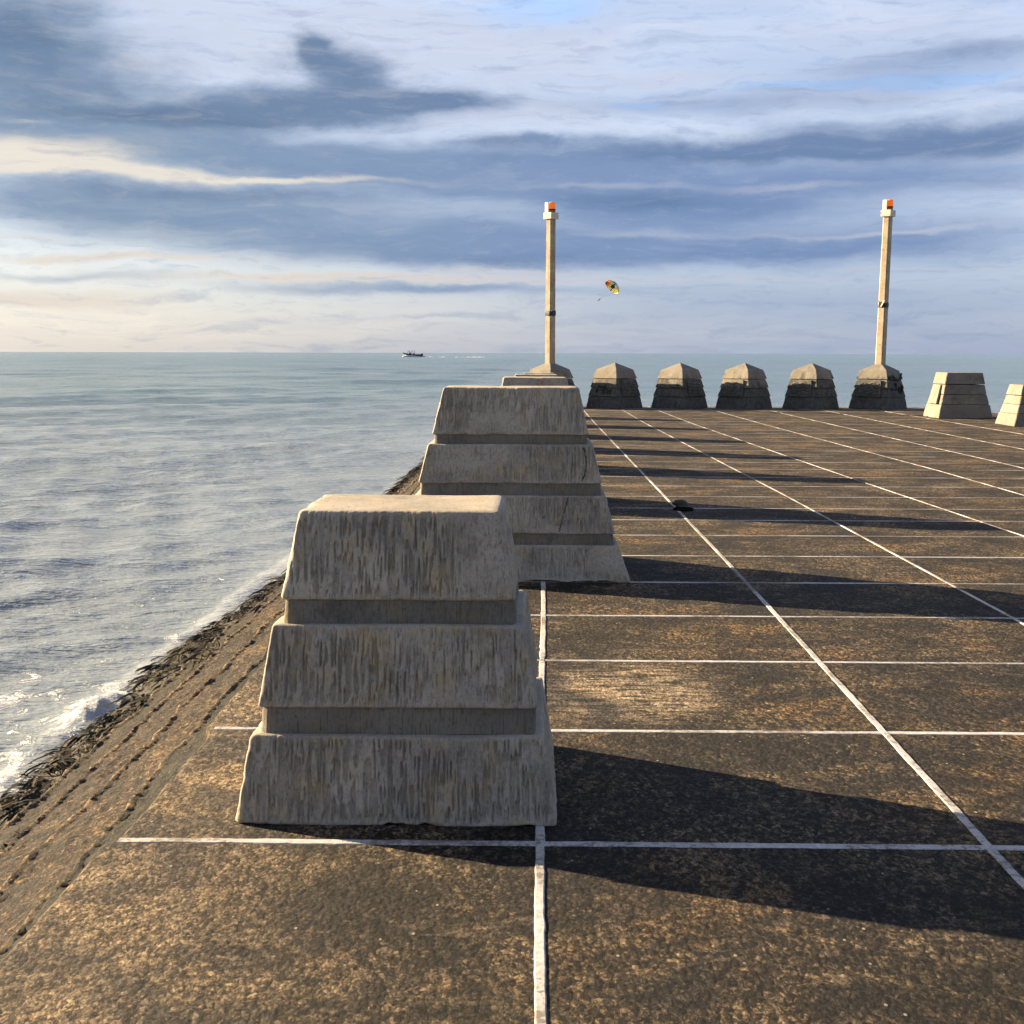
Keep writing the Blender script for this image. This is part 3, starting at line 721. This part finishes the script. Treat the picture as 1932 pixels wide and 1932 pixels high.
# ------------------------------------------------------------------ sea
ang = np.concatenate([np.arange(-180, -60, 2.5), np.arange(-60, -27, .6), np.arange(-27, 27, .075), np.arange(27, 60, .8), np.arange(60, 180, 2.5)])
rad = 2.0*np.exp(np.arange(0, math.log(14000/2.0), .0095)); rad = np.concatenate([rad, [20000., 40000.]])
A, Rr = np.meshgrid(np.radians(ang), rad, indexing='ij')
X = Rr*np.sin(A); Y = Rr*np.cos(A); Z = np.zeros_like(X)
rw = np.random.RandomState(4)
DX = np.zeros_like(X); DY = np.zeros_like(X)
cell = Rr*.0095
for k in range(64):
    lam = .35*(1.09**k)*rw.uniform(.9, 1.1)
    if lam > 26: continue
    th = R(-68)+rw.normal(0, .55); kx, ky = math.cos(th)*2*math.pi/lam, math.sin(th)*2*math.pi/lam
    amp = .0053*lam**.78*(1.5 if lam < 1.6 else .85 if lam < 3 else .5); ph = rw.uniform(0, 6.28)
    att = 1-sst(.18, .45, cell/lam)
    att = att*(.35+1.3*vn(X/ (lam*6)+k, Y/(lam*6), k+200))
    p = kx*X+ky*Y+ph
    Z += amp*att*np.sin(p); q = .7*amp*att*np.cos(p); DX += q*math.cos(th); DY += q*math.sin(th)
# calmer beside the slope, and one wave breaking on it
sdist = xw(Y)-X
Z *= np.where(sdist > 0, .45+.55*sst(0, 4, sdist), .45)
bx = (X+2.74)/.17; by = (Y-7.95)/.42
Z += .045*np.exp(-(bx*bx+by*by))*(.1+1.8*fbm(X*14, Y*14, 5, 5))
Z += .018*np.exp(-((sdist-.15)/.14)**2)*sst(5, 7, Y)*(1-sst(16, 22, Y))
V = np.stack([X+DX, Y+DY, Z+SEA], -1).reshape(-1, 3); ni, nj = X.shape
i = np.arange(ni)[:, None]; j = np.arange(nj-1)[None, :]; i2 = (i+1) % ni
F = np.stack([i*nj+j, i*nj+j+1, i2*nj+j+1, i2*nj+j], -1).reshape(-1, 4)
me = bpy.data.meshes.new('sea'); me.vertices.add(len(V)); me.vertices.foreach_set('co', V.ravel())
me.loops.add(F.size); me.loops.foreach_set('vertex_index', F.ravel().astype(np.int32)); me.polygons.add(len(F))
me.polygons.foreach_set('loop_start', np.arange(0, F.size, 4, dtype=np.int32)); me.polygons.foreach_set('use_smooth', np.ones(len(F), bool))
me.materials.append(M_WATER); me.update(calc_edges=True); me.validate()
if me.polygons[len(me.polygons)//2].normal.z < 0: me.flip_normals()
sea = bpy.data.objects.new('sea', me); COL.objects.link(sea); tag(sea, kind='structure')

# ------------------------------------------------------------------ boat, wake
def pix_dir(px, py): return (_f*FPX+_r*(px-PX/2)-_u*(py-PX/2)).normalized()
d = pix_dir(778, 674.2); t = (SEA-EYE)/d.z
t = 690/d.y
bp_ = Vector((0, 0, EYE))+d*t; bp_.z = SEA
boat = empty('speedboat', bp_, R(183)); tag(boat, 'dark speedboat with a canopy frame speeding left along the horizon', 'boat')
M_HULL = simple('hull_navy', (.020, .020, .028), .35); M_HULLW = simple('hull_white', (.78, .78, .76), .4); M_FRAME = simple('canopy_frame', (.10, .09, .09), .5)
M_SEAT = simple('boat_seat', (.30, .22, .20), .7)
def hull(z0, z1, name, mat, L=10.2, k0=1., k1=1., parent=None):
    V = []; F = []; n = 16
    for (z, k) in ((z0, k0), (z1, k1)):
        rowl = []; 
        for i in range(n+1):
            t = i/n; w = 1.35*k*(1-max(0, (t-.45)/.55)**2.2); rise = 1.0*max(0, (t-.5)/.5)**1.6
            rowl.append((-L/2+L*t*(.93+.07*(z-z0 > 0)), w, z+rise))
        V += rowl+[(x, -y, z) for x, y, z in rowl]
    m_ = n+1
    for i in range(n):
        F += [(i, i+1, 2*m_+i+1, 2*m_+i), (m_+i+1, m_+i, 3*m_+i, 3*m_+i+1), (2*m_+i, 2*m_+i+1, 3*m_+i+1, 3*m_+i), (i+1, i, m_+i, m_+i+1)]
    F += [(0, 2*m_, 3*m_, m_)]
    return mesh_obj(name, V, F, mat, parent)
hull(-.05, .55, 'hull_bottom', M_HULLW, k0=.75, k1=1., parent=boat)
hull(.56, 1.45, 'hull', M_HULL, k0=1.0, k1=1.04, parent=boat)
mb = MB()
for x in (-1.2, .2, 1.6, 2.6):
    for y in (-1.0, 1.0):
        mb = MB(); mb.tube([(x, y, 1.4), (x+.25*(x > 2)*-1.5, y, 3.1)], .07, 6); mb.build('canopy_post', M_FRAME, boat)
mb = MB(); mb.box(-1.5, 2.4, -1.15, 1.15, 3.1, 3.24); mb.build('canopy_roof', M_FRAME, boat)
mb = MB(); mb.box(.6, 1.5, -.6, .6, 1.4, 2.4); mb.build('helm_console', M_SEAT, boat)
mb = MB(); mb.box(-1.0, -.4, -.9, .9, 1.4, 2.2); mb.build('seat', M_SEAT, boat)
mb = MB(); mb.box(-5.6, -4.7, -.35, .35, .5, 1.9); mb.build('outboard_motor', M_HULL, boat)
# wake: a churned, lumpy trail of foam behind the boat
V = []; F = []; n = 260; mlt = 7
for i in range(n):
    s = i/n*52.; hgt = (.62*math.exp(-s/14)+.40)*max(0, float(fbm(s*.22, .4, 61, 4))*2.3-.62)
    if s < 2: hgt = max(hgt, .7)
    if s > 26: hgt *= max(0, min(1, float(vn(s*.18, 3.3, 77))*2.4-.7))+.15
    for k in range(mlt):
        u = k/(mlt-1)*2-1; V.append((-5.0-s, u*(1.2+.03*s), -.12+hgt*(1-u*u)*(.7+.6*float(fbm(s*1.3, u*2+5, 62, 3)))))
for i in range(n-1):
    for k in range(mlt-1): F.append((i*mlt+k, i*mlt+k+1, (i+1)*mlt+k+1, (i+1)*mlt+k))
wake = mesh_obj('boat_wake', V, F, M_FOAM, smooth=True); wake.location = bp_; wake.rotation_euler = (0, 0, R(180+3))
tag(wake, 'white broken wake trailing behind the speedboat', 'wake', kind='stuff')
V = []; F = []; 
mb = MB()
for sgn in (-1, 1):
    pts = []; rr_ = []
    for i in range(14):
        t = i/13; pts.append((5.2-9.5*t, sgn*(.35+1.5*t), .18+.25*math.sin(3.1*min(1, t*1.3)))); rr_.append(.25+.22*math.sin(3.0*t)+.07*rng.random())
    mb.tube(pts, rr_, 7)
spray = mb.build('bow_spray', M_FOAM, None, True); spray.location = bp_; spray.rotation_euler = (0, 0, R(183)); tag(spray, 'white bow spray along the hull of the speedboat', 'spray', kind='stuff')

# ------------------------------------------------------------------ parasail and rider
DP = 600.
def at(px, py, D): dd = pix_dir(px, py); return Vector((0, 0, EYE))+dd*(D/dd.y)
pc = at(1157.5, 539, DP); pp = at(1129.5, 566.5, DP-6)
axis = (pc-pp).normalized()                     # from rider towards the canopy crown
longd = Vector((.56, -.25, -.78)); longd = (longd-axis*longd.dot(axis)).normalized(); third = axis.cross(longd)
para = empty('parasail', pc); tag(para, 'yellow, orange and navy parasail tilted in the sky between the two posts', 'parasail')
cols = [(.32, .07, .02), (.80, .34, .07), (.92, .85, .35), (.025, .03, .08), (.88, .88, .85), (.025, .03, .09), (.95, .80, .25), (.95, .88, .42), (.90, .45, .42)]
mats = [simple('canopy_cloth', c, .7, bumpd=0) for c in cols]
V = []; F = []; fm = []; nu, nv = 36, 10; Rl, Rt, Hh = 3.8, 2.5, 3.0
for j in range(nv+1):
    ph = (math.pi/2)*(1-j/nv*.93)
    for k in range(nu):
        t = 2*math.pi*k/nu; sc = 1+.035*math.cos(t*12)
        v = longd*(Rl*math.sin(ph)*math.cos(t)*sc)+third*(Rt*math.sin(ph)*math.sin(t)*sc)+axis*(Hh*math.cos(ph)-1.4); V.append(tuple(v))
for j in range(nv):
    for k in range(nu):
        F.append((j*nu+k, j*nu+(k+1) % nu, (j+1)*nu+(k+1) % nu, (j+1)*nu+k))
        t = 2*math.pi*(k+.5)/nu; ph = (math.pi/2)*(1-(j+.5)/nv*.93); l = math.sin(ph)*math.cos(t)
        if l < -.72: c = 0
        elif l < -.45: c = 1
        elif l < -.25: c = 2
        elif l < -.05: c = 3 if j > 2 else 4
        elif l < .12: c = 3 if (j+k) % 5 else 4
        elif l < .22: c = 5
        elif l < .55: c = 7
        else: c = 6 if k % 6 else 8
        fm.append(c)
cn = mesh_obj('canopy', V, F, mats, para, smooth=True, fm=fm)
md = cn.modifiers.new('thickness', 'SOLIDIFY'); md.thickness = .03
bar = pp-pc+axis*1.6
for k in range(8):
    t = 2*math.pi*k/8+.2
    e = longd*(Rl*math.cos(t))+third*(Rt*math.sin(t))-axis*1.4
    mb = MB(); mb.tube([e, bar+third*(.5*math.sin(t))], .006, 4); mb.build('suspension_line', M_FRAME, para)
mb = MB(); mb.tube([bar-third*.55, bar+third*.55], .03, 6); mb.build('harness_bar', M_FRAME, para)
# rider hanging in the harness: one skinned body
M_DARK = simple('dark_clothes', (.018, .020, .035), .8); M_SKIN = simple('skin', (.35, .20, .13), .6)
def rider(loc):
    vs = [(0, 0, 0), (0, 0, .28), (0, 0, .50), (0, 0, .60), (0, 0, .78), (.17, 0, .48), (.22, .06, .72), (.12, .08, .98), (-.17, 0, .48), (-.22, .06, .72), (-.12, .08, .98),
          (.10, .0, -.06), (.12, .22, -.40), (.12, .12, -.82), (.12, .24, -.90), (-.10, 0, -.06), (-.12, .14, -.44), (-.12, .02, -.86), (-.12, .14, -.93)]
    es = [(0, 1), (1, 2), (2, 3), (3, 4), (2, 5), (5, 6), (6, 7), (2, 8), (8, 9), (9, 10), (0, 11), (11, 12), (12, 13), (13, 14), (0, 15), (15, 16), (16, 17), (17, 18)]
    rd = [.15, .15, .16, .06, .11, .07, .05, .04, .07, .05, .04, .10, .075, .05, .045, .10, .075, .05, .045]
    me = bpy.data.meshes.new('person'); me.from_pydata(vs, es, []); me.materials.append(M_DARK)
    o = bpy.data.objects.new('person', me); COL.objects.link(o); o.location = loc
    sk = o.modifiers.new('skin', 'SKIN')
    for v, r_ in zip(me.skin_vertices[0].data, rd): v.radius = (r_, r_)
    me.skin_vertices[0].data[0].use_root = True
    o.modifiers.new('sub', 'SUBSURF').levels = 2; o.modifiers['sub'].render_levels = 2
    q = Vector((0, 0, 1)).rotation_difference(axis); o.rotation_mode = 'QUATERNION'; o.rotation_quaternion = q
    return o
pr = rider(pp+axis*.3); tag(pr, 'person in dark clothes hanging in the harness below the parasail', 'person')

# ------------------------------------------------------------------ light
sun = bpy.data.lights.new('sun', 'SUN'); sun.energy = 4.8; sun.angle = R(.5); sun.color = (1., .77, .49)
so = bpy.data.objects.new('sun', sun); COL.objects.link(so); so.rotation_mode = 'QUATERNION'; so.rotation_quaternion = to_sun.to_track_quat('Z', 'Y'); so.location = to_sun*100

# ------------------------------------------------------------------ sky
world = bpy.data.worlds.new('World'); SC.world = world; world.use_nodes = True
g = G(world.node_tree); bg = g.n['Background']; bg.inputs['Strength'].default_value = SKYSTR
tc = g.node('ShaderNodeTexCoord').outputs['Generated']
sky = g.node('ShaderNodeTexSky', sky_type='NISHITA', sun_disc=False, sun_elevation=SUN_EL, air_density=1.0, dust_density=1.2)
sky.sun_rotation = math.atan2(to_sun.x, to_sun.y)
sp = g.node('ShaderNodeSeparateXYZ', {0: tc}); dx, dy, dz = sp.outputs
az = g.m('MULTIPLY', g.m('ARCTAN2', dx, dy), 180/math.pi)
hor = g.m('SQRT', g.m('ADD', g.m('MULTIPLY', dx, dx), g.m('MULTIPLY', dy, dy)))
el = g.m('MULTIPLY', g.m('ARCTAN2', dz, hor), 180/math.pi)
def lin_(c): return c/12.92 if c <= .04045 else ((c+.055)/1.055)**2.4
def C(r_, g_, b_, k=1.): s = k/(SKYSTR*2**EXPO); return (lin_(r_/255)*s, lin_(g_/255)*s, lin_(b_/255)*s)
def ae(px, py):
    d = pix_dir(px, py); return math.degrees(math.atan2(d.x, d.y)), math.degrees(math.asin(d.z))
# warped coordinates: soft billows, stretched sideways
cv = g.node('ShaderNodeCombineXYZ', {0: g.m('MULTIPLY', az, .16), 1: g.m('MULTIPLY', el, .42), 2: 0.}).outputs[0]
wn = g.node('ShaderNodeTexNoise', {'Vector': cv, 'Scale': 1.0, 'Detail': 6., 'Roughness': .58})
ws = g.node('ShaderNodeSeparateColor', {0: wn.outputs['Color']})
AZ = g.m('ADD', az, g.m('MULTIPLY', g.m('SUBTRACT', ws.outputs[0], .5), 7.0))
EL = g.m('ADD', el, g.m('MULTIPLY', g.m('SUBTRACT', ws.outputs[1], .5), 1.45))
streakv = g.node('ShaderNodeCombineXYZ', {0: g.m('MULTIPLY', AZ, .09), 1: g.m('MULTIPLY', EL, .85), 2: 3.}).outputs[0]
streak = g.noise(streakv, 1., 6, .6, .3)
fluff = g.noise(g.node('ShaderNodeCombineXYZ', {0: g.m('MULTIPLY', az, .35), 1: g.m('MULTIPLY', el, .8), 2: 9.}).outputs[0], 1., 7, .62, .4)
def blob(px, py, rx, ry, w=1., sl=0.):
    a0, e0 = ae(px, py); rx = rx/FPX*57.3; ry = ry/FPX*57.3
    da = g.m('SUBTRACT', AZ, a0); de = g.m('SUBTRACT', EL, e0)
    if sl: de = g.m('SUBTRACT', de, g.m('MULTIPLY', da, sl))
    da = g.m('MULTIPLY', da, 1/rx); de = g.m('MULTIPLY', de, 1/ry)
    q = g.m('ADD', g.m('MULTIPLY', da, da), g.m('MULTIPLY', de, de))
    return g.m('MULTIPLY', g.m('EXPONENT', g.m('MULTIPLY', q, -1.)), w)
def field(lst):
    t = None
    for b_ in lst:
        v = blob(*b_); t = v if t is None else g.m('ADD', t, v)
    return t
def edge(f, lo, hi, k=.5, src=None, top=1.):
    v = g.m('ADD', f, g.m('MULTIPLY', g.m('SUBTRACT', src if src is not None else fluff, .5), k))
    return g.m('MULTIPLY', g.sm(v, lo, hi), top)
# base veil
warm = g.sm(az, 12, -20)
low = g.mix(warm, C(150, 166, 199), C(201, 199, 201))
high = g.mix(g.sm(az, -22, 20), C(200, 206, 220), C(186, 197, 222))
veil = g.mix(g.sm(el, .5, 8.5), low, high)
veil = g.mix(g.m('MULTIPLY', g.sm(streak, .42, .66), .75), veil, g.mix(g.sm(el, 1, 7), g.mix(warm, C(170, 181, 206), C(222, 215, 209)), C(216, 218, 232)))
gap = edge(field([(1010, 25, 190, 34), (1800, 148, 170, 17), (1500, 160, 160, 9, .8), (1210, 196, 90, 9, .9), (1120, 150, 120, 8, .7), (1900, 20, 60, 14, .5)]), .25, .9, .8, streak, .62)
skyc = g.mix(1., sky.outputs[0], (.95, 1.05, 1.25), 'MULTIPLY')
base = g.mix(.88, skyc, veil)
base = g.mix(gap, base, g.mix(.75, skyc, C(132, 176, 232)))
# bright sun-lit gaps
base = g.mix(edge(field([(340, 95, 230, 62), (880, 95, 330, 70), (560, 20, 300, 30, .6), (960, 225, 250, 34, .9), (1250, 150, 250, 18, .6), (1660, 60, 330, 36, .7), (1600, 180, 330, 14, .8)]), .25, .95, .9, fluff, .55), base, C(206, 212, 229))
# grey-blue stratus
mid = field([(330, 392, 560, 52), (600, 300, 460, 40), (900, 470, 520, 42), (1270, 385, 260, 38), (1700, 450, 420, 60, .55), (30, 110, 230, 140), (180, 232, 300, 32), (1350, 195, 450, 26, .55), (1750, 118, 320, 34, .6), (1700, 330, 420, 42, .8),
             (760, 548, 360, 12, .7), (1500, 575, 600, 40, .4), (1480, 470, 300, 22, .5), (1050, 330, 350, 40, .8), (150, 520, 220, 10, .5)])
base = g.mix(edge(mid, .02, 1.05, .60, streak, .95), base, g.mix(g.sm(az, -20, 8), C(132, 155, 182), C(124, 149, 190)))
# light streaks over the stratus
base = g.mix(edge(field([(250, 487, 300, 11), (640, 528, 420, 10), (1250, 527, 500, 9, .8), (80, 560, 300, 22, .9), (1160, 345, 320, 9, .55), (1500, 352, 180, 9, .6), (1230, 440, 180, 12, .6), (1700, 440, 250, 6, .7), (1780, 508, 200, 5, .7), (60, 446, 90, 4, .8), (980, 510, 200, 7, .8)]), .25, 1.0, .9, streak, .85), base,
             g.mix(g.sm(az, -14, 8), C(230, 219, 206), C(194, 199, 216)))
# dark cloud bodies
dark = field([(560, 196, 330, 40), (640, 122, 110, 42), (572, 82, 48, 28, .9), (780, 190, 150, 15, .9), (1780, 252, 420, 40), (1380, 288, 420, 20, .9), (1240, 378, 210, 26, .9), (30, 60, 170, 100, .9), (960, 270, 150, 11, .7), (330, 222, 280, 20, .7), (420, 360, 400, 18, .7), (960, 490, 330, 16, .55), (1900, 90, 200, 14, .5), (1500, 470, 300, 14, .3)])
base = g.mix(edge(dark, .08, 1.12, .80, fluff, .92), base, g.mix(g.sm(az, -20, 6), C(103, 127, 158), C(103, 130, 170)))
base = g.mix(edge(field([(40, 296, 230, 36, 1.5), (300, 325, 280, 12, 1.1), (600, 333, 200, 7, .7), (40, 226, 60, 6, .6)]), .22, 1.35, .9, streak, .85), base, C(246, 236, 220))
# fine sideways texture through all of it
fs = g.noise(g.node('ShaderNodeCombineXYZ', {0: g.m('MULTIPLY', AZ, .22), 1: g.m('MULTIPLY', EL, 1.7), 2: 5.}).outputs[0], 1., 6, .6, .2)
base = g.mix(g.m('MULTIPLY', g.sm(fs, .50, .72), .20), base, g.mix(g.sm(az, -18, 4), C(214, 210, 208), C(190, 196, 216)))
base = g.mix(g.m('MULTIPLY', g.sm(fs, .48, .30), .28), base, C(120, 145, 185))
# the rest of the sky (outside the photograph): unseen broken cloud, its tones set as fill light for the shaded faces
pv = g.node('ShaderNodeVectorMath', {0: tc, 1: g.node('ShaderNodeCombineXYZ', {0: g.m('MAXIMUM', dz, .12), 1: g.m('MAXIMUM', dz, .12), 2: 1.}).outputs[0]}, operation='DIVIDE').outputs[0]
pn = g.noise(g.map(pv, (.7, 1.1, 0)), 1., 6, .6, .3)
back = g.sm(dy, .2, -.6)
cc_ = g.mix(back, g.mix(g.sm(el, 18, 55), C(216, 220, 230), C(120, 142, 185)), C(160, 163, 176))
oc = g.mix(g.sm(pn, .40, .62), g.mix(g.sm(el, 15, 50), C(160, 182, 215), C(62, 96, 158)), cc_)
out = g.m('MAXIMUM', g.sm(el, 15.5, 24), g.sm(g.m('ABSOLUTE', az), 26, 45))
fs2 = g.noise(g.node('ShaderNodeCombineXYZ', {0: g.m('MULTIPLY', AZ, .55), 1: g.m('MULTIPLY', EL, 3.0), 2: 15.}).outputs[0], 1., 6, .65, .3)
base = g.mix(g.m('MULTIPLY', g.sm(fs2, .52, .66), .10), base, g.mix(g.sm(az, -18, 4), C(216, 211, 208), C(196, 204, 224)))
base = g.mix(g.m('MULTIPLY', g.sm(fs2, .48, .34), .14), base, C(108, 136, 180))
fin = g.mix(out, base, oc)
sd = g.node('ShaderNodeVectorMath', {0: tc, 1: tuple(to_sun)}, operation='DOT_PRODUCT').outputs['Value']
fin = g.mix(g.m('MULTIPLY', g.sm(sd, .80, 1.), .9), fin, C(255, 232, 195, 2.2))
# below the horizon
fin = g.mix(g.sm(el, -.2, -3), fin, C(120, 135, 145))
g.put(bg.inputs['Color'], fin)
world.cycles.sampling_method = 'MANUAL'; world.cycles.sample_map_resolution = 512

SC.view_settings.view_transform = 'Standard'; SC.view_settings.look = 'None'; SC.view_settings.exposure = EXPO; SC.view_settings.gamma = 1
SC.view_settings.use_curve_mapping = False
